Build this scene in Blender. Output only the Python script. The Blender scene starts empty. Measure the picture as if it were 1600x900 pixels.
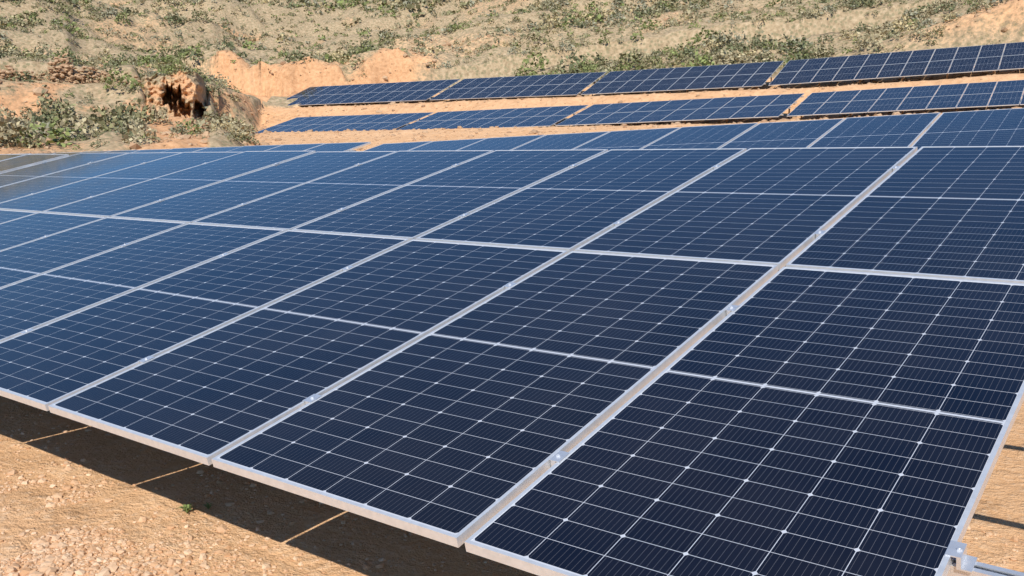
import bpy, math, numpy as np
from mathutils import Matrix, Vector
rng=np.random.default_rng(7)
sc=bpy.context.scene
COL=sc.collection
rad=math.radians
# ------------------------------------------------------------------ helpers
def mesh_np(name,V,F,mats=(),mi=None,smooth=False):
    V=np.asarray(V,np.float32); F=np.asarray(F,np.int32)
    me=bpy.data.meshes.new(name)
    me.vertices.add(len(V)); me.vertices.foreach_set('co',V.ravel())
    n,k=F.shape
    me.loops.add(n*k); me.loops.foreach_set('vertex_index',F.ravel())
    me.polygons.add(n)
    me.polygons.foreach_set('loop_start',np.arange(n,dtype=np.int32)*k)
    me.polygons.foreach_set('loop_total',np.full(n,k,np.int32))
    if mi is not None: me.polygons.foreach_set('material_index',np.asarray(mi,np.int32))
    me.polygons.foreach_set('use_smooth',np.full(n,smooth))
    for m in mats: me.materials.append(m)
    me.update(calc_edges=True)
    return me
def boxes(bl):
    V=[];F=[]
    for (a,b) in bl:
        i=len(V)
        for z in (a[2],b[2]):
            V+= [(a[0],a[1],z),(b[0],a[1],z),(b[0],b[1],z),(a[0],b[1],z)]
        F+= [(i,i+3,i+2,i+1),(i+4,i+5,i+6,i+7),(i,i+1,i+5,i+4),(i+1,i+2,i+6,i+5),(i+2,i+3,i+7,i+6),(i+3,i,i+4,i+7)]
    return V,F
def obj(name,me,parent=None,M=None,PM=None):
    o=bpy.data.objects.new(name,me); COL.objects.link(o)
    if M is None: M=Matrix.Identity(4)
    if parent is not None:
        o.parent=parent; o.matrix_basis=PM.inverted()@M
    else: o.matrix_basis=M
    return o
def hsh(ix,iy,seed):
    v=np.sin(ix*127.1+iy*311.7+seed*74.7)*43758.5453
    return v-np.floor(v)
def vnoise(x,y,seed=0):
    ix=np.floor(x);iy=np.floor(y);fx=x-ix;fy=y-iy
    fx=fx*fx*(3-2*fx);fy=fy*fy*(3-2*fy)
    a=hsh(ix,iy,seed);b=hsh(ix+1,iy,seed);c=hsh(ix,iy+1,seed);d=hsh(ix+1,iy+1,seed)
    return (a*(1-fx)+b*fx)*(1-fy)+(c*(1-fx)+d*fx)*fy
def fbm(x,y,sc_,o=4,seed=0):
    t=0;a=.5
    for i in range(o):
        t=t+a*(vnoise(x/sc_*2**i,y/sc_*2**i,seed+i)*2-1); a*=.5
    return t
def sm(x,a,b):
    t=np.clip((x-a)/(b-a),0,1); return t*t*(3-2*t)
# ------------------------------------------------------------------ terrain function
CX,CY,CZ=1.57,-1.816,1.026
def terrain(x,y):
    x=np.asarray(x,float);y=np.asarray(y,float)
    dx=x-CX;dy=y-CY;R=np.hypot(dx,dy);az=np.degrees(np.arctan2(-dx,dy))
    s=y-.105*(x+15)
    se=s+(fbm(x,y,5,3,3)*.4+fbm(x,y,1.3,3,4)*.5)*sm(s,30,36)
    A=np.interp(se,[-200,4,8,12,30,36.6,40,44.0,46.6,50,54.3,56.5,160,240,700],[-.57,-.57,-.35,-.1,1.3,2.5,2.55,3.1,4.6,4.7,5.5,6.3,38,46,60])
    A=A+.03*np.maximum(0,x+16)*sm(s,28,38)
    cut=sm(se,56.5,58.8)*sm(x,-22,-4)
    A=A+3.2*cut
    wl=sm(az,58.6,59.4)
    rg1=1-np.abs(fbm(x,y,6,4,25)*2.2)
    Rq=R+(rg1-.6)*3.2*sm(az,49,53)*(1-.6*wl)-12*(1-sm(az,52.0,57.0))*sm(R,50,57)
    B=np.interp(Rq,[0,22,40,50,56.5,60.5,66,80,90,95,200,260,700],[-.57,-.57,.7,1.9,3.0,5.2,5.9,7.3,9.0,9.8,37,43,60])
    B=B+wl*(.9*sm(R,61.9,62.4)-.9*sm(R,63,70)+.7*sm(R,74,74.5)*sm(az,62,62.6))
    cave=sm(az,55.1,55.7)*(1-sm(az,58.2,59.0))
    cdep=sm(R,55,57)*(1-sm(R,65.0,65.8))
    B=B-cave*cdep*np.maximum(0,B-3.2)
    rg_=1-np.abs(fbm(x,y,7,3,21)*2.0)
    Rp=R+(rg_-.6)*6.5+fbm(x,y,22,2,23)*6
    secw=sm(az,40,45)*(1-sm(az,54,58))
    step=sm(Rp,83.0,87.0)
    scp=secw*sm(Rp,80.5,83.5)*(1-sm(Rp,87.5,91))
    az0=np.interp(R,[81,92],[52.3,38]);az1=np.interp(R,[60,90],[54.2,50])
    w=np.clip((az-az0)/(az1-az0),0,1)
    ws=w*w*(3-2*w)
    z=A*(1-ws)+B*ws
    z=z+2.3*step*secw*(s>55)
    far=sm(R,76,120)
    hillw=sm(R,56,66)*sm(np.where(w>.5,100,s),55,60)
    # diagonal folds and gullies of the hillside
    fx_=(x*.8-y*.35); fy_=(x*.35+y*.8)*.45
    fold=np.abs(fbm(fx_,fy_,26,4,13))*2
    z=z+far*(fbm(x,y,38,4,11)*3.0+(np.minimum(fold,.8)-.4)*7.5)+hillw*(fbm(x,y,7,3,5)*.8+(.5-np.abs(fbm(x,y,3.2,3,15)*2))*.55)
    z=z+scp*(fbm(x,y,2.4,4,16)*1.5)*(s>55)
    z=np.where(z>6,6+(z-6)*(1-.6*sm(az,69,84))*(1-.5*sm(-az,15,60)),z)
    lm_=sm(az,53,55)*(1-sm(az,60,63))*sm(R,38,43)*(1-sm(R,52,56))
    z=z+lm_*np.maximum(0,fbm(x,y,6,4,31)+.1)*2.6
    z=z+fbm(x,y,1.1,3,41)*.035
    mA=1-sm(se,54.8,56.5); mA=np.maximum(mA,cut*(1-sm(se,60.5,63)))
    mB=1-sm(R+fbm(x,y,6,3,51)*9,41,50)
    m=mA*(1-ws)+mB*ws
    m=np.maximum(m,scp*(.85+1.3*fbm(x,y,4,3,61)))
    m=np.maximum(m,ws*sm(Rq,55,57)*(1-sm(Rq,60,62.5))*(.45+1.5*fbm(x,y,3,3,62)))
    m=np.maximum(m,cave*(1-sm(R+fbm(x,y,3,3,52)*6,58,64))*.9)
    m=np.maximum(m,far*(1-sm(fold,.05,.22))*.62)
    m=np.maximum(m,sm(fbm(x,y,14,4,71),.2,.42)*.4*sm(R,60,70))
    red=np.clip(sm(az,50,56)*(1-sm(R,70,90))*sm(R,36,48),0,1)*.8
    red=np.maximum(red,scp*.75); red=np.maximum(red,.35*sm(se,43,45)*(1-sm(se,46.5,47.5))*(1-ws)); red=np.maximum(red,.5*cut); red=np.maximum(red,.7*far)
    return z,np.clip(m,0,1),red
def H(x,y): return float(terrain(np.array([x]),np.array([y]))[0][0])
# ------------------------------------------------------------------ node helpers
class NT:
    def __init__(s,name):
        s.m=bpy.data.materials.new(name); s.m.use_nodes=True; s.t=s.m.node_tree
        s.b=s.t.nodes['Principled BSDF']
    def n(s,ty,**k):
        nd=s.t.nodes.new(ty)
        for a,b in k.items(): setattr(nd,a,b)
        return nd
    def put(s,sock,v):
        if isinstance(v,bpy.types.NodeSocket): s.t.links.new(v,sock)
        else: sock.default_value=v
    def M(s,op,a,b=0.0,c=0.0):
        nd=s.n('ShaderNodeMath',operation=op)
        s.put(nd.inputs[0],a);s.put(nd.inputs[1],b);s.put(nd.inputs[2],c); return nd.outputs[0]
    def mix(s,f,a,b,mode='MIX'):
        nd=s.n('ShaderNodeMix',data_type='RGBA',blend_type=mode)
        s.put(nd.inputs['Factor'],f)
        s.put(nd.inputs[6],a if not isinstance(a,tuple) else (*a,1)[:4]); s.put(nd.inputs[7],b if not isinstance(b,tuple) else (*b,1)[:4])
        return nd.outputs[2]
    def noise(s,vec,scale,detail=4,rough=.55,w=None):
        nd=s.n('ShaderNodeTexNoise'); s.t.links.new(vec,nd.inputs['Vector']); nd.inputs['Scale'].default_value=scale
        nd.inputs['Detail'].default_value=detail; nd.inputs['Roughness'].default_value=rough
        return nd.outputs['Fac']
    def ramp(s,f,pts):
        nd=s.n('ShaderNodeValToRGB'); s.t.links.new(f,nd.inputs[0]); cr=nd.color_ramp
        while len(cr.elements)<len(pts): cr.elements.new(.5)
        for e,(p,c) in zip(cr.elements,pts): e.position=p; e.color=(*c,1) if len(c)==3 else c
        return nd.outputs[0]
    def mr(s,v,a,b,c=0.0,d=1.0):
        nd=s.n('ShaderNodeMapRange'); s.put(nd.inputs[0],v)
        for i,q in enumerate((a,b,c,d)): nd.inputs[i+1].default_value=q
        return nd.outputs[0]
    def bump(s,h,dist,strength=1.0):
        nd=s.n('ShaderNodeBump'); nd.inputs['Distance'].default_value=dist; nd.inputs['Strength'].default_value=strength
        s.t.links.new(h,nd.inputs['Height']); s.t.links.new(nd.outputs[0],s.b.inputs['Normal'])
def glass_mat():
    q=NT("solar_cell_glass")
    uv=q.n('ShaderNodeUVMap'); sep=q.n('ShaderNodeSeparateXYZ'); q.t.links.new(uv.outputs[0],sep.inputs[0])
    u,v=sep.outputs[0],sep.outputs[1]
    PU=.1812; PV=.0925
    cu=q.M('DIVIDE',q.M('SUBTRACT',u,.0134),PU)
    up=q.M('GREATER_THAN',v,1.139)
    vs=q.M('SUBTRACT',q.M('SUBTRACT',v,.018),q.M('MULTIPLY',up,1.132))
    cv=q.M('DIVIDE',vs,PV)
    def edge(c,p):
        f=q.M('FRACT',c); return q.M('MULTIPLY',q.M('MINIMUM',f,q.M('SUBTRACT',1.0,f)),p)
    eu=edge(cu,PU); ev=edge(cv,PV)
    line=q.M('MAXIMUM',q.M('LESS_THAN',eu,.0010),q.M('LESS_THAN',ev,.0009))
    ev2=edge(q.M('MULTIPLY',cv,.5),2*PV)
    dia=q.M('LESS_THAN',q.M('ADD',eu,ev2),.0090)
    midb=q.M('LESS_THAN',q.M('ABSOLUTE',q.M('SUBTRACT',v,1.139)),.0055)
    outside=q.M('MAXIMUM',q.M('LESS_THAN',cu,0.0),q.M('GREATER_THAN',cu,6.0))
    outv=q.M('MAXIMUM',q.M('LESS_THAN',v,.018),q.M('GREATER_THAN',v,2.26))
    line=q.M('MAXIMUM',line,q.M('MAXIMUM',dia,q.M('MAXIMUM',midb,q.M('MAXIMUM',outside,outv))))
    fb=q.M('FRACT',q.M('MULTIPLY',cu,10.0))
    bus=q.M('LESS_THAN',q.M('ABSOLUTE',q.M('SUBTRACT',fb,.5)),.030)
    cmb=q.n('ShaderNodeCombineXYZ'); q.put(cmb.inputs[0],q.M('FLOOR',cu)); q.put(cmb.inputs[1],q.M('ADD',q.M('FLOOR',cv),q.M('MULTIPLY',up,40.0)))
    oi=q.n('ShaderNodeObjectInfo'); q.put(cmb.inputs[2],q.M('MULTIPLY',oi.outputs['Random'],57.0))
    wn=q.n('ShaderNodeTexWhiteNoise',noise_dimensions='3D'); q.t.links.new(cmb.outputs[0],wn.inputs[0])
    cell=q.mix(wn.outputs[0],(.0055,.0062,.0095),(.0095,.0108,.0160))
    cell=q.mix(q.M('MULTIPLY',oi.outputs['Random'],.5),cell,(.0045,.0058,.013))
    cell=q.mix(bus,cell,(.085,.085,.095))
    geo=q.n('ShaderNodeNewGeometry')
    dust=q.noise(geo.outputs['Position'],1.7,4,.6)
    dustf=q.mr(dust,.35,.75,0.0,.02)
    base=q.mix(line,cell,(.55,.57,.61))
    base=q.mix(dustf,base,(.45,.36,.27))
    q.put(q.b.inputs['Base Color'],base)
    q.put(q.b.inputs['Roughness'],q.mr(dust,.3,.8,.06,.14))
    q.b.inputs['IOR'].default_value=1.56
    q.b.inputs['Specular Tint'].default_value=(.34,.66,1,1)
    return q.m
def metal(name,c,r,met=1.0,sc_=30):
    q=NT(name); tc=q.n('ShaderNodeTexCoord'); nz=q.noise(tc.outputs['Object'],sc_,3)
    q.put(q.b.inputs['Base Color'],q.mix(nz,tuple(a*.82 for a in c),tuple(min(1,a*1.12) for a in c)))
    q.put(q.b.inputs['Roughness'],q.mr(nz,.2,.8,r*.8,r*1.25)); q.b.inputs['Metallic'].default_value=met
    return q.m
GL=glass_mat()
AL=metal("anodised_aluminium",(.80,.81,.82),.33,.5)
GV=metal("galvanised_steel",(.55,.56,.57),.5,.7)
ALS=metal("bright_aluminium",(.82,.83,.85),.28,.65)
RS=metal("weathered_steel",(.30,.17,.09),.7,.1)
def terr_mat():
    q=NT("dry_earth_terrain")
    geo=q.n('ShaderNodeNewGeometry'); P=geo.outputs['Position']
    at=q.n('ShaderNodeAttribute',attribute_name='soil'); sep=q.n('ShaderNodeSeparateColor'); q.t.links.new(at.outputs['Color'],sep.inputs[0])
    m,red=sep.outputs[0],sep.outputs[1]
    n1=q.noise(P,.35,4,.6); n2=q.noise(P,3.2,5,.65); n3=q.noise(P,22,4,.7)
    soil=q.ramp(n2,[(.28,(.52,.275,.125)),(.5,(.70,.40,.20)),(.72,(.80,.50,.28))])
    soil=q.mix(q.mr(n1,.35,.65,0,.5),soil,(.80,.51,.29))
    soil=q.mix(q.mr(n3,.5,.72,0,.5),soil,(.86,.65,.45))
    redc=q.ramp(n2,[(.3,(.36,.17,.08)),(.7,(.68,.38,.20))])
    soil=q.mix(q.M('MULTIPLY',red,.85),soil,redc)
    hill=q.ramp(n2,[(.3,(.27,.195,.115)),(.5,(.43,.32,.195)),(.72,(.56,.43,.28))])
    vor=q.n('ShaderNodeTexVoronoi'); q.t.links.new(P,vor.inputs['Vector']); vor.inputs['Scale'].default_value=3.1; vor.inputs['Randomness'].default_value=1
    cov=q.mr(q.M('ADD',vor.outputs['Distance'],q.mr(n3,.3,.7,-.15,.15)),.30,.44,1,0)
    cov=q.M('MULTIPLY',cov,q.mr(n1,.35,.55,.45,.75))
    hill=q.mix(cov,hill,q.ramp(n3,[(.35,(.14,.135,.07)),(.65,(.29,.265,.15))]))
    mm=q.mr(q.M('ADD',m,q.mr(n2,.3,.7,-.35,.35)),.3,.75)
    q.put(q.b.inputs['Base Color'],q.mix(mm,hill,soil))
    q.b.inputs['Roughness'].default_value=.95; q.b.inputs['Specular IOR Level'].default_value=.1
    hgt=q.M('ADD',q.M('MULTIPLY',n2,.5),q.M('ADD',q.M('MULTIPLY',n3,.14),q.M('MULTIPLY',q.noise(P,75,3,.7),.055)))
    q.bump(hgt,.14,1.0)
    return q.m
TM=terr_mat()
def stone_mat(name,a,b):
    q=NT(name); geo=q.n('ShaderNodeNewGeometry')
    n=q.noise(geo.outputs['Position'],14,4)
    c=q.mix(geo.outputs['Random Per Island'],a,b); c=q.mix(q.mr(n,.3,.7,0,.4),c,tuple(x*.6 for x in a))
    q.put(q.b.inputs['Base Color'],c); q.b.inputs['Roughness'].default_value=.9; return q.m
ST=stone_mat("wall_stone",(.40,.24,.135),(.56,.38,.23))
PB=stone_mat("pebble_stone",(.56,.31,.155),(.80,.58,.39))
def leaf_mat():
    q=NT("scrub_foliage"); at=q.n('ShaderNodeAttribute',attribute_name='tint')
    geo=q.n('ShaderNodeNewGeometry')
    q.put(q.b.inputs['Base Color'],q.mix(q.M('MULTIPLY',geo.outputs['Random Per Island'],.3),at.outputs['Color'],(.15,.145,.075)))
    q.b.inputs['Roughness'].default_value=.85; q.b.inputs['Specular IOR Level'].default_value=.2
    return q.m
LM=leaf_mat()
# ------------------------------------------------------------------ terrain mesh
yawc=37.518
a_dense=np.arange(yawc-31,yawc+32,.13)
a_l=np.arange(yawc+34,yawc+180,3.0); a_r=np.arange(yawc-180,yawc-32,3.0)
AZ=np.concatenate([a_r,a_dense,a_l])
RR=np.concatenate([np.geomspace(.4,30,90),np.arange(30.3,100,.28),np.geomspace(100.5,420,210),np.geomspace(440,900,12)])
azg,rg=np.meshgrid(np.radians(AZ),RR)
X=CX-np.sin(azg)*rg; Y=CY+np.cos(azg)*rg
Z,Ms,Rd=terrain(X,Y)
na,nr=len(AZ),len(RR)
V=np.stack([X.ravel(),Y.ravel(),Z.ravel()],-1)
i,j=np.meshgrid(np.arange(nr-1),np.arange(na),indexing='ij'); j2=(j+1)%na
F=np.stack([i*na+j,(i+1)*na+j,(i+1)*na+j2,i*na+j2],-1).reshape(-1,4)[:, ::-1]
me=mesh_np("hillside_terrain",V,F,[TM],smooth=True)
col=me.color_attributes.new('soil','FLOAT_COLOR','POINT')
cc=np.zeros((len(V),4),np.float32); cc[:,0]=Ms.ravel(); cc[:,1]=Rd.ravel(); cc[:,3]=1
col.data.foreach_set('color',cc.ravel())
tr=obj("ground",me); tr["kind"]="structure"
# ------------------------------------------------------------------ cave bank
azs=np.radians(np.arange(54.75,59.9,.03)); hs=np.linspace(0,1,90)
ag,hg=np.meshgrid(azs,hs)
deg=np.degrees(ag)
px=800-np.tan(np.radians(deg-yawc))*1452
offL=sm(deg,58.4,59.6); offR=1-sm(deg,54.9,56.0)
top=5.9-.5*offL-.6*offR+fbm(deg*1.0,deg*0+3,.8,4,5)*.8
bot=2.5
zz=bot+(top-bot)*hg
ledge=np.abs(((zz*1.9+fbm(deg,zz,1.2,3,7)*1.6)%1)-.5)*.7
face=56.0+5.4*hg**1.1+fbm(deg*1.05,zz,.9,4,8)*1.1+fbm(deg*1.05,zz,.25,3,10)*.5+ledge+offL*4.0+offR*7.0
def ell(pc,zc0,rw,rh):
    d=((px-pc)/rw)**2+((zz-zc0)/rh)**2+fbm(deg*4,zz*1.6,1,4,14)*1.7
    return 1-sm(d,.65,1.05)
hol=np.maximum(np.maximum(ell(280,4.45,14,1.0),ell(293,3.8,19,.65)),ell(320,3.7,14,.6))
rr_=np.minimum(face+hol*3.6,65)
Xf=CX-np.sin(ag)*rr_;Yf=CY+np.cos(ag)*rr_
caps=np.linspace(.02,1,16)
ac,kc=np.meshgrid(azs,caps)
rc=rr_[-1][None,:]+(68.2-rr_[-1][None,:])*kc
Xc=CX-np.sin(ac)*rc;Yc=CY+np.cos(ac)*rc
Zc=zz[-1][None,:]*(1-kc**1.2)+(terrain(CX-np.sin(ac)*68.2,CY+np.cos(ac)*68.2)[0]-.05)*kc**1.2+fbm(Xc,Yc,1.5,3,6)*.4*np.sin(kc*3.14)
XX=np.vstack([Xf,Xc]);YY=np.vstack([Yf,Yc]);ZZ=np.vstack([zz,Zc])
nh,nw=XX.shape
V=np.stack([XX.ravel(),YY.ravel(),ZZ.ravel()],-1)
i,j=np.meshgrid(np.arange(nh-1),np.arange(nw-1),indexing='ij')
F=np.stack([i*nw+j,i*nw+j+1,(i+1)*nw+j+1,(i+1)*nw+j],-1).reshape(-1,4)
me=mesh_np("eroded_bank",V,F[:, ::-1],[TM],smooth=True)
col=me.color_attributes.new('soil','FLOAT_COLOR','POINT')
cc=np.ones((nh,nw,4),np.float32); cc[:,:,1]=.6
cc[:,:,0]=np.vstack([.62+1.2*fbm(deg,zz,.7,3,17)-.35*sm(hg,.65,1)+hol*.5,.15+.8*fbm(Xc,Yc,2,3,18)])
cc=np.clip(cc,0,1)
col.data.foreach_set('color',cc.ravel())
bk=obj("eroded_hill_bank",me); bk["kind"]="structure"
# ------------------------------------------------------------------ rocks
t=(1+5**.5)/2
ico_v=np.array([(-1,t,0),(1,t,0),(-1,-t,0),(1,-t,0),(0,-1,t),(0,1,t),(0,-1,-t),(0,1,-t),(t,0,-1),(t,0,1),(-t,0,-1),(-t,0,1)],float)/1.9
ico_f=np.array([(0,11,5),(0,5,1),(0,1,7),(0,7,10),(0,10,11),(1,5,9),(5,11,4),(11,10,2),(10,7,6),(7,1,8),(3,9,4),(3,4,2),(3,2,6),(3,6,8),(3,8,9),(4,9,5),(2,4,11),(6,2,10),(8,6,7),(9,8,1)])
def rocks(name,P,S,mat,flat=.65):
    n=len(P); th=rng.uniform(0,6.28,n)
    L=ico_v[None]*(1+rng.uniform(-.28,.28,(n,12,1)))
    L=L*np.stack([np.ones(n),rng.uniform(.6,1,n),rng.uniform(flat*.7,flat*1.3,n)],-1)[:,None]*np.asarray(S)[:,None,None]
    c,s=np.cos(th)[:,None],np.sin(th)[:,None]
    W=np.stack([L[...,0]*c-L[...,1]*s,L[...,0]*s+L[...,1]*c,L[...,2]],-1)+np.asarray(P)[:,None]
    F=(ico_f[None]+12*np.arange(n)[:,None,None]).reshape(-1,3)
    return mesh_np(name,W.reshape(-1,3),F,[mat])
def wall(azA,azB,Rw,hh,label):
    P=[];S=[]
    for az in np.arange(azA,azB,.12*57.3/Rw):
        a=rad(az); wob=.5*math.sin(az*2.1)
        hx=hh*(.6+1.5*float(fbm(np.array([az]),np.array([2.]),1.1,3,19)[0]))
        R=Rw+wob*.3
        x,y=CX-math.sin(a)*R,CY+math.cos(a)*R; g=H(CX-math.sin(a)*(R-.5),CY+math.cos(a)*(R-.5))
        zt=-.1
        while zt<hx:
            P.append((x+rng.normal()*.16-math.sin(a)*zt*.3,y+rng.normal()*.16+math.cos(a)*zt*.3,g+zt+rng.normal()*.07)); S.append(rng.uniform(.06,.22)); zt+=.13
    c=np.mean(P,0)
    o=obj("dry_stone_wall",rocks("dry_stone_wall",np.array(P)-c,S,ST,.5),M=Matrix.Translation(Vector(c)))
    o["label"]=label; o["category"]="stone wall"
wall(58.9,68.5,61.8,1.05,"long weathered dry stone terrace wall on the scrubby hillside")
wall(62.2,69,73.9,.8,"low crumbling stone terrace wall higher up the slope")
def in_view(x,y,z,mar=0):
    d0=np.asarray(x)-CX;d1=np.asarray(y)-CY;d2=np.asarray(z)-CZ
    c,s=math.cos(rad(yawc)),math.sin(rad(yawc)); Xc=c*d0+s*d1; Yc=-s*d0+c*d1
    cp,sp=math.cos(rad(7.983)),math.sin(rad(7.983)); zc=Yc*cp-d2*sp; yc=Yc*sp+d2*cp
    zc_=np.maximum(zc,.01); px=800+1452.4*Xc/zc_; py=450-1452.4*yc/zc_
    return (zc>.3)&(px>-mar)&(px<1600+mar)&(py>-mar)&(py<900+mar),px,py,zc
n=44000
x=rng.uniform(-7,3,n);y=rng.uniform(-1.5,2.5,n)
x[:14000]=-2.3+rng.normal(size=14000)*.55; y[:14000]=-.16+rng.normal(size=14000)*.28
keep=(rng.random(n)<.2+.8*(fbm(x,y,1.0,4,91)>0.0)); keep[:14000]=fbm(x[:14000],y[:14000],.4,3,92)>-.02
S=rng.lognormal(math.log(.0040),.68,n).clip(.002,.022); S[:14000]*=1.2
x,y,S=x[keep],y[keep],S[keep]; z=terrain(x,y)[0]
g=obj("gravel",rocks("gravel",np.stack([x,y,z+S*.1],-1),S,PB)); g["kind"]="stuff"; g["label"]="loose tan gravel scattered on the dry orange ground"
n=16000; a=np.radians(rng.uniform(5,69,n)); R=rng.uniform(28,100,n)
x=CX-np.sin(a)*R;y=CY+np.cos(a)*R;z,mm_,_=terrain(x,y); k=(mm_>.35); x,y,z,a,R=x[k],y[k],z[k],a[k],R[k]
S=rng.lognormal(math.log(.09),.55,len(x)).clip(.03,.45); S=np.where((np.degrees(a)<52)&(R<76),S*.65,S)
g=obj("rubble",rocks("rubble",np.stack([x,y,z],-1),S,ST)); g["kind"]="stuff"; g["label"]="loose reddish rubble strewn over the cut terraces"
# ------------------------------------------------------------------ shrubs
def shrub_local(nl,leaf):
    d=rng.normal(size=(nl,3)); d/=np.linalg.norm(d,axis=1)[:,None]; d[:,2]=np.abs(d[:,2])
    lob=1+.28*np.sin(d[:,0]*5+rng.uniform(0,6))*np.cos(d[:,1]*4+rng.uniform(0,6))
    r=(rng.uniform(.45,1,nl)**.5)*lob
    c=d*r[:,None]*np.array([.5,.5,.62])+np.array([0,0,.02])
    t1=rng.normal(size=(nl,3)); t1/=np.linalg.norm(t1,axis=1)[:,None]
    t2=np.cross(t1,rng.normal(size=(nl,3))); t2/=np.linalg.norm(t2,axis=1)[:,None]
    l=leaf*rng.uniform(.6,1.3,nl)[:,None]
    return np.stack([c-t1*l*.5,c+t2*l*.35,c+t1*l*.5,c-t2*l*.35],1)
TINTS=np.array([(.25,.235,.12),(.33,.30,.185),(.215,.245,.09),(.40,.34,.21),(.24,.285,.10),(.165,.18,.095),(.49,.40,.22),(.32,.31,.22)])
def tint_for(x,y,n):
    g=fbm(x,y,16,3,81)
    idx=rng.choice(8,n,p=[.2,.17,.09,.16,.04,.11,.11,.12])
    s_=y-.105*(x+15)
    idx=np.where((((g>.15)&(rng.random(n)<.45))|((s_>55)&(s_<64)&(x<-30)&(rng.random(n)<.6))),rng.choice([2,4,0,5],n),idx)
    return idx
def set_tint(me,C):
    col=me.color_attributes.new('tint','FLOAT_COLOR','POINT'); c=np.ones((len(C),4),np.float32); c[:,:3]=C
    col.data.foreach_set('color',c.ravel())
N=66000
a=np.radians(rng.uniform(4,72,N)); R=np.sqrt(rng.uniform(42**2,225**2,N))
x=CX-np.sin(a)*R;y=CY+np.cos(a)*R
z,ms,_=terrain(x,y)
dens=.95-.85*np.clip(ms,0,1)
dens*=np.clip(.75+1.5*fbm(x,y,9,3,95),.3,1)
dens*=1-.4*sm(R,110,220)
s_=y-.105*(x+15); azd=np.degrees(a)
ok=(rng.random(N)<dens)&~((azd<53)&(s_<56.2))&~((azd>55.2)&(azd<58.8)&(R<68)&(R>56))
x,y,z,R=x[ok],y[ok],z[ok],R[ok]
bi=rng.integers(len(hs)-4,nh-2,130); bj=rng.integers(4,nw-4,130)
x=np.append(x,XX[bi,bj]);y=np.append(y,YY[bi,bj]);z=np.append(z,ZZ[bi,bj]);R=np.append(R,np.full(130,63.))
n=len(x)
size=(rng.lognormal(math.log(.50),.58,n)*(1+.5*np.clip(fbm(x,y,9,2,97)*2,-.5,1))).clip(.18,2.3)*np.where(R>140,1.1,1)
ti=tint_for(x,y,n)
vis,pxx,pyy,zc=in_view(x,y,z+.3,5)
keepv=(pxx>-250)&(pxx<1850)&(zc>0)
vis&=(pyy<222)&(pyy>2)
app=np.where(vis,size/zc,0); order=np.argsort(-app); big=order[:300]; rest=[i_ for i_ in order[300:] if keepv[i_]]
var=[]
for k in range(16):
    L=shrub_local(140,.13); me=mesh_np("shrub",L.reshape(-1,3),np.arange(560).reshape(-1,4),[LM])
    c=TINTS[k%8]*(rng.uniform(.65,1.35,(140,1)))
    set_tint(me,np.repeat(c,4,0)); var.append(me)
SHL=["low grey-green scrub bush on the dry hillside","dusty olive shrub on the stony slope","fresh green bush on the dry hillside","pale dry shrub on the stony slope","bright green bush on the hillside","dark green scrub bush on the slope","straw-coloured dry bush on the slope","silvery grey-green shrub on the dry slope"]
first={}
for i_ in big:
    k=int(ti[i_])+8*int(rng.integers(2))
    if k not in first: o=bpy.data.objects.new("shrub",var[k]); first[k]=o
    else: o=first[k].copy()
    COL.objects.link(o); s=float(size[i_])
    o.matrix_basis=Matrix.Translation((x[i_],y[i_],z[i_]-.05))@Matrix.Rotation(rng.uniform(0,6.28),4,'Z')@Matrix.Diagonal((s,s*rng.uniform(.8,1.2),s*rng.uniform(.7,1.1),1))
    o["label"]=SHL[k%8]; o["category"]="shrub"; o["group"]="shrubs on the hillside"
VV=[];CC=[]
rest=np.array(rest)
for (r0,r1,nl,leaf) in ((0,85,56,.19),(85,130,28,.27),(130,400,14,.38)):
    pool=np.array([shrub_local(nl,leaf) for _ in range(14)])
    ids=rest[(R[rest]>=r0)&(R[rest]<r1)]; m_=len(ids)
    L=pool[rng.integers(14,size=m_)]; s=size[ids][:,None,None]; th=rng.uniform(0,6.28,m_); c,s2=np.cos(th)[:,None,None],np.sin(th)[:,None,None]
    W=np.empty_like(L)
    W[...,0]=(L[...,0]*c-L[...,1]*s2)*s+x[ids][:,None,None]; W[...,1]=(L[...,0]*s2+L[...,1]*c)*s+y[ids][:,None,None]; W[...,2]=L[...,2]*s*.9+z[ids][:,None,None]-.05
    VV.append(W.reshape(-1,3)); CC.append(np.repeat((TINTS[ti[ids]][:,None,:]*rng.uniform(.65,1.35,(m_,nl,1))).reshape(-1,3),4,0))
VV=np.vstack(VV);CC=np.vstack(CC)
me=mesh_np("scrub",VV,np.arange(len(VV)).reshape(-1,4),[LM]); set_tint(me,CC)
o=obj("hillside_scrub",me); o["kind"]="stuff"; o["label"]="dense low grey-green scrub covering the hillside"
def weed(xw,yw,s,label):
    V=[];F=[]
    for b in range(26):
        th=rng.uniform(0,6.28); l=rng.uniform(.5,1)*s; sp=rng.uniform(.3,1.1)*s; w=.09*s
        d=np.array([math.cos(th),math.sin(th)]);p=np.array([-d[1],d[0]])*w
        i0=len(V)
        m_=d*sp*.45; e_=d*sp
        V+=[(*(-p*.5),0),(*(p*.5),0),(*(m_+p),l*.75),(*(m_-p),l*.75),(*e_,l*.8)]
        F+=[(i0,i0+1,i0+2,i0+3),(i0+3,i0+2,i0+4)]
    me=bpy.data.meshes.new("weed"); me.from_pydata(V,[],F); me.materials.append(LM)
    set_tint(me,np.tile([.22,.28,.09],(len(V),1)))
    o=obj("weed",me,M=Matrix.Translation((xw,yw,H(xw,yw)))); o["label"]=label; o["category"]="weed"; o["group"]="small weeds on bare soil"
for (xw,yw,s) in ((-2.03,.47,.05),(-2.0,.56,.035)):
    weed(xw,yw,s,"small green weed sprouting from dry orange soil")
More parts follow.
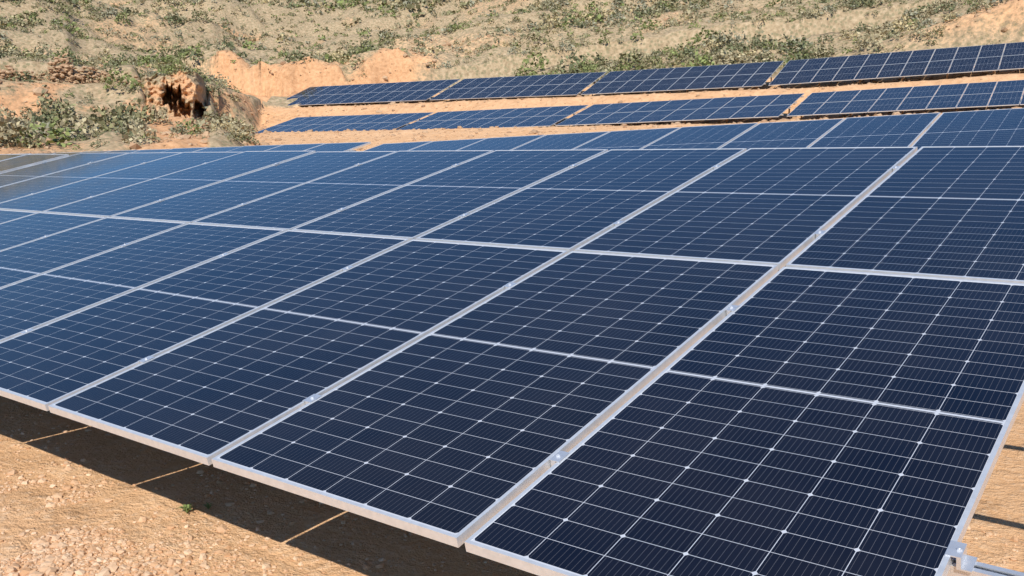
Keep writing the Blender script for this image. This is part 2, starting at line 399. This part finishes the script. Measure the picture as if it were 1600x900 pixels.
# ------------------------------------------------------------------ solar panels
PW,PL,PITCH=1.114,2.278,1.1414
fw,fh=.0115,.031
V,F=boxes([((0,0,-fh),(PW,fw,0)),((0,PL-fw,-fh),(PW,PL,0)),((0,fw,-fh),(fw,PL-fw,0)),((PW-fw,fw,-fh),(PW,PL-fw,0))])
frame_me=mesh_np("panel_frame",V,F,[AL])
def uvset(me):
    uv=me.uv_layers.new(name="UVMap")
    for l in me.loops:
        co=me.vertices[l.vertex_index].co; uv.data[l.index].uv=(co.x,co.y)
gv=[(fw,fw,-.002),(PW-fw,fw,-.002),(PW-fw,PL-fw,-.002),(fw,PL-fw,-.002)]
gb=[(p[0],p[1],-.008) for p in gv]
glass_me=mesh_np("cell_glass",gv+gb,[(0,1,2,3),(7,6,5,4)],[GL]); uvset(glass_me)
far_me=mesh_np("solar_panel",list(V)+gv+gb,list(F)+[(len(V),len(V)+1,len(V)+2,len(V)+3),(len(V)+7,len(V)+6,len(V)+5,len(V)+4)],[AL,GL],mi=[0]*len(F)+[1,1]); uvset(far_me)
def cyl(cx,cy,z0,z1,r,n=8):
    V=[];F=[]
    for z in (z0,z1):
        for k in range(n): V.append((cx+r*math.cos(k*2*math.pi/n),cy+r*math.sin(k*2*math.pi/n),z))
    for k in range(n): F.append((k,(k+1)%n,n+(k+1)%n,n+k))
    return V,F,[tuple(range(n,2*n))]
def clamp_mesh(end=False):
    if not end: bl=[((-.023,-.030,.0008),(.023,.030,.0030)),((-.009,-.030,-.030),(.009,.030,.0008))]
    else: bl=[((-.013,-.03,.0008),(.022,.03,.004)),((.012,-.03,-.031),(.022,.03,.0008)),((.022,-.03,-.031),(.045,.03,-.027))]
    V,F=boxes(bl); o=len(V); cxx=0 if not end else .012
    v,f,c=cyl(cxx,0,.0030,.0085,.0065,6); V+=v; F+=[tuple(i+o for i in q) for q in f]+[tuple(i+o for i in c[0])]
    o=len(V); v,f,c=cyl(cxx,0,.0085,.010,.003,8); V+=v; F+=[tuple(i+o for i in q) for q in f]+[tuple(i+o for i in c[0])]
    me=bpy.data.meshes.new("clamp"); me.from_pydata(V,[],F); me.materials.append(ALS); return me
CM,CE=clamp_mesh(),clamp_mesh(True)
def rail_mesh(L):
    V,F=boxes([((0,-.02,-.074),(L,.02,-.071)),((0,-.02,-.071),(L,-.017,-.0315)),((0,.017,-.071),(L,.02,-.0315)),((0,-.017,-.035),(L,-.006,-.0315)),((0,.006,-.035),(L,.017,-.0315))])
    return mesh_np("rail",V,F,[ALS])
V_,F_=boxes([((-.03,-.02,0),(.03,-.016,1)),((-.03,-.016,0),(-.026,.02,1)),((.026,-.016,0),(.03,.02,1))])
post_g=mesh_np("post",V_,F_,[GV]); post_r=mesh_np("post",V_,F_,[RS])
RV=(.477,1.75,2.78,4.06)
def table(BLc,yaw,slope,tilt,ncol,label,detail,rail_out=(.08,.08),post_mesh=post_g,vfront=.62):
    ps,sl,ti=rad(yaw),rad(slope),rad(tilt)
    u=Vector((math.cos(ps)*math.cos(sl),math.sin(ps)*math.cos(sl),math.sin(sl)))
    h=Vector((-math.sin(ps),math.cos(ps),0)); v=h*math.cos(ti)+Vector((0,0,1))*math.sin(ti)
    nrm=u.cross(v).normalized(); v=nrm.cross(u)
    PM=Matrix(((u.x,v.x,nrm.x,BLc[0]),(u.y,v.y,nrm.y,BLc[1]),(u.z,v.z,nrm.z,BLc[2]),(0,0,0,1)))
    BM=Matrix.Translation((BLc[0],BLc[1],H(BLc[0],BLc[1])))@Matrix.Rotation(ps,4,'Z')
    root=bpy.data.objects.new("solar_table",None); COL.objects.link(root); root.matrix_basis=BM; root.empty_display_size=.3
    root["label"]=label; root["category"]="solar panels"
    root["group"]="rows of ground-mounted solar tables"
    for c in range(ncol):
        for r in range(2):
            M=PM@Matrix.Translation((c*PITCH+(PITCH-PW)/2,r*(PL+.024),rng.normal()*.0006))@Matrix.Rotation(rng.normal()*.0012,4,'X')@Matrix.Rotation(rng.normal()*.0012,4,'Y')
            if detail:
                p=obj("solar_panel",frame_me,root,M,BM); g_=obj("cell_glass",glass_me,p,M,M)
            else: obj("solar_panel",far_me,root,M,BM)
    L=ncol*PITCH
    if detail:
        for c in range(0,ncol+1):
            for rv in RV:
                if c in (0,ncol):
                    M=PM@Matrix.Translation((c*PITCH+(-.013 if c else .013),rv,0))
                    if c==0: M=M@Matrix.Rotation(math.pi,4,'Z')
                    obj("clamp",CE,root,M,BM)
                else: obj("clamp",CM,root,PM@Matrix.Translation((c*PITCH,rv,0)),BM)
    rm=rail_mesh(L+sum(rail_out))
    for rv in RV: obj("rail",rm,root,PM@Matrix.Translation((-rail_out[0],rv,0)),BM)
    npost=max(2,round(L/2.4)+1)
    bv,bf=boxes([((-.025,.35,-.13),(.025,4.25,-.0745))]); bm=mesh_np("beam",bv,bf,[GV if post_mesh is post_g else RS])
    for k in range(npost):
        uu=.5+(L-1.0)*k/(npost-1)
        obj("beam",bm,root,PM@Matrix.Translation((uu,0,0)),BM)
        for vv in (vfront,3.7):
            T=PM@Vector((uu,vv,-.13)); g0=H(T.x,T.y)-.15
            obj("post",post_mesh,root,Matrix.Translation((T.x,T.y,g0))@Matrix.Rotation(ps,4,'Z')@Matrix.Diagonal((1,1,max(.1,T.z-g0),1)),BM)
    return PM
N0=10
table((-9*PITCH,0,0),0,0,13.785,N0,"large tilted solar table of dark blue panels in silver frames",True,(.08,.42),vfront=1.75)
table((-9*PITCH-.33-8*PITCH,0,-.02),0,0,13.785,8,"neighbouring solar table continuing the front row across a narrow gap",False,(.1,.1),vfront=1.75)
def row2(top,yaw,slope,tilt,n0,ncol,label):
    ps,sl,ti=rad(yaw),rad(slope),rad(tilt)
    u=Vector((math.cos(ps)*math.cos(sl),math.sin(ps)*math.cos(sl),math.sin(sl)))
    v=Vector((-math.sin(ps)*math.cos(ti),math.cos(ps)*math.cos(ti),math.sin(ti)))
    B=Vector(top)-4.58*v-u*PITCH*n0
    table(B,yaw,slope,tilt,ncol,label,False)
    return Vector(top)-u*PITCH*(n0)
e2=row2((-1.25,10.5,1.57),3,1.9,13.8,8,10,"solar table behind the front row with blue panels and silver seams")
row2(tuple(e2-Vector((.3,.02,-.04))),3,0.9,13.8,12,12,"low solar table further along the second row")
def rowchain(E,yaw,tilt,specs):
    ps=rad(yaw); E=Vector(E)
    for (nc,sl,gap,l) in specs:
        u=Vector((math.cos(ps)*math.cos(rad(sl)),math.sin(ps)*math.cos(rad(sl)),math.sin(rad(sl))))
        B=E-u*nc*PITCH
        table(B,yaw,sl,tilt,nc,l,False,post_mesh=post_r)
        E=B-u*gap
l3="blue solar table on rusty posts along the lower orange terrace"
l4="blue solar table on rusty posts along the upper orange terrace"
def rchain(E,yaw,tilt,specs):
    ps=rad(yaw); E=Vector(E)
    for (nc,sl,gap,l) in specs:
        u=Vector((math.cos(ps)*math.cos(rad(sl)),math.sin(ps)*math.cos(rad(sl)),math.sin(rad(sl))))
        E=E+u*gap
        table(E,yaw,sl,tilt,nc,l,False,post_mesh=post_r)
        E=E+u*nc*PITCH
rowchain((-14.7,38.96,2.86),5.95,16,[(10,1.04,.3,l3),(9,.76,.3,l3),(10,.25,.3,l3)])
rchain((-14.7,38.96,2.86),5.95,16,[(12,1.5,.35,l3)])
rowchain((-19.7,48.9,5.02),5.98,22,[(10,.42,.3,l4),(10,-.2,.3,l4),(13,0,.3,l4)])
rchain((-19.7,48.9,5.02),5.98,22,[(14,1.5,.35,l4)])
# ------------------------------------------------------------------ light
sd=Vector((.263,-.478,.494)).normalized()
sun=bpy.data.lights.new("sun",'SUN'); sun.energy=5.0; sun.angle=rad(.53); sun.color=(1,.95,.87)
so=bpy.data.objects.new("sun",sun); COL.objects.link(so); so.rotation_euler=sd.to_track_quat('Z','Y').to_euler()
w=bpy.data.worlds.new("World"); sc.world=w; w.use_nodes=True
nt=w.node_tree; sky=nt.nodes.new('ShaderNodeTexSky'); sky.sky_type='NISHITA'; sky.sun_disc=False
sky.sun_elevation=math.asin(sd.z); sky.sun_rotation=math.atan2(sd.x,sd.y); sky.air_density=1.0; sky.dust_density=.1; sky.ozone_density=4.5
hsv=nt.nodes.new('ShaderNodeHueSaturation'); hsv.inputs['Saturation'].default_value=1.18
bg=nt.nodes['Background']; nt.links.new(sky.outputs[0],hsv.inputs['Color']); nt.links.new(hsv.outputs[0],bg.inputs[0]); bg.inputs[1].default_value=.125
sc.view_settings.view_transform='Standard'; sc.view_settings.look='None'; sc.view_settings.exposure=0
# ------------------------------------------------------------------ camera
cd=bpy.data.cameras.new("camera"); cd.sensor_width=36; cd.lens=1452.4/1600*36; cd.clip_start=.05; cd.clip_end=3000
co=bpy.data.objects.new("camera",cd); COL.objects.link(co); co.location=(CX,CY,CZ); co.rotation_euler=(rad(90-7.983),0,rad(yawc)); sc.camera=co
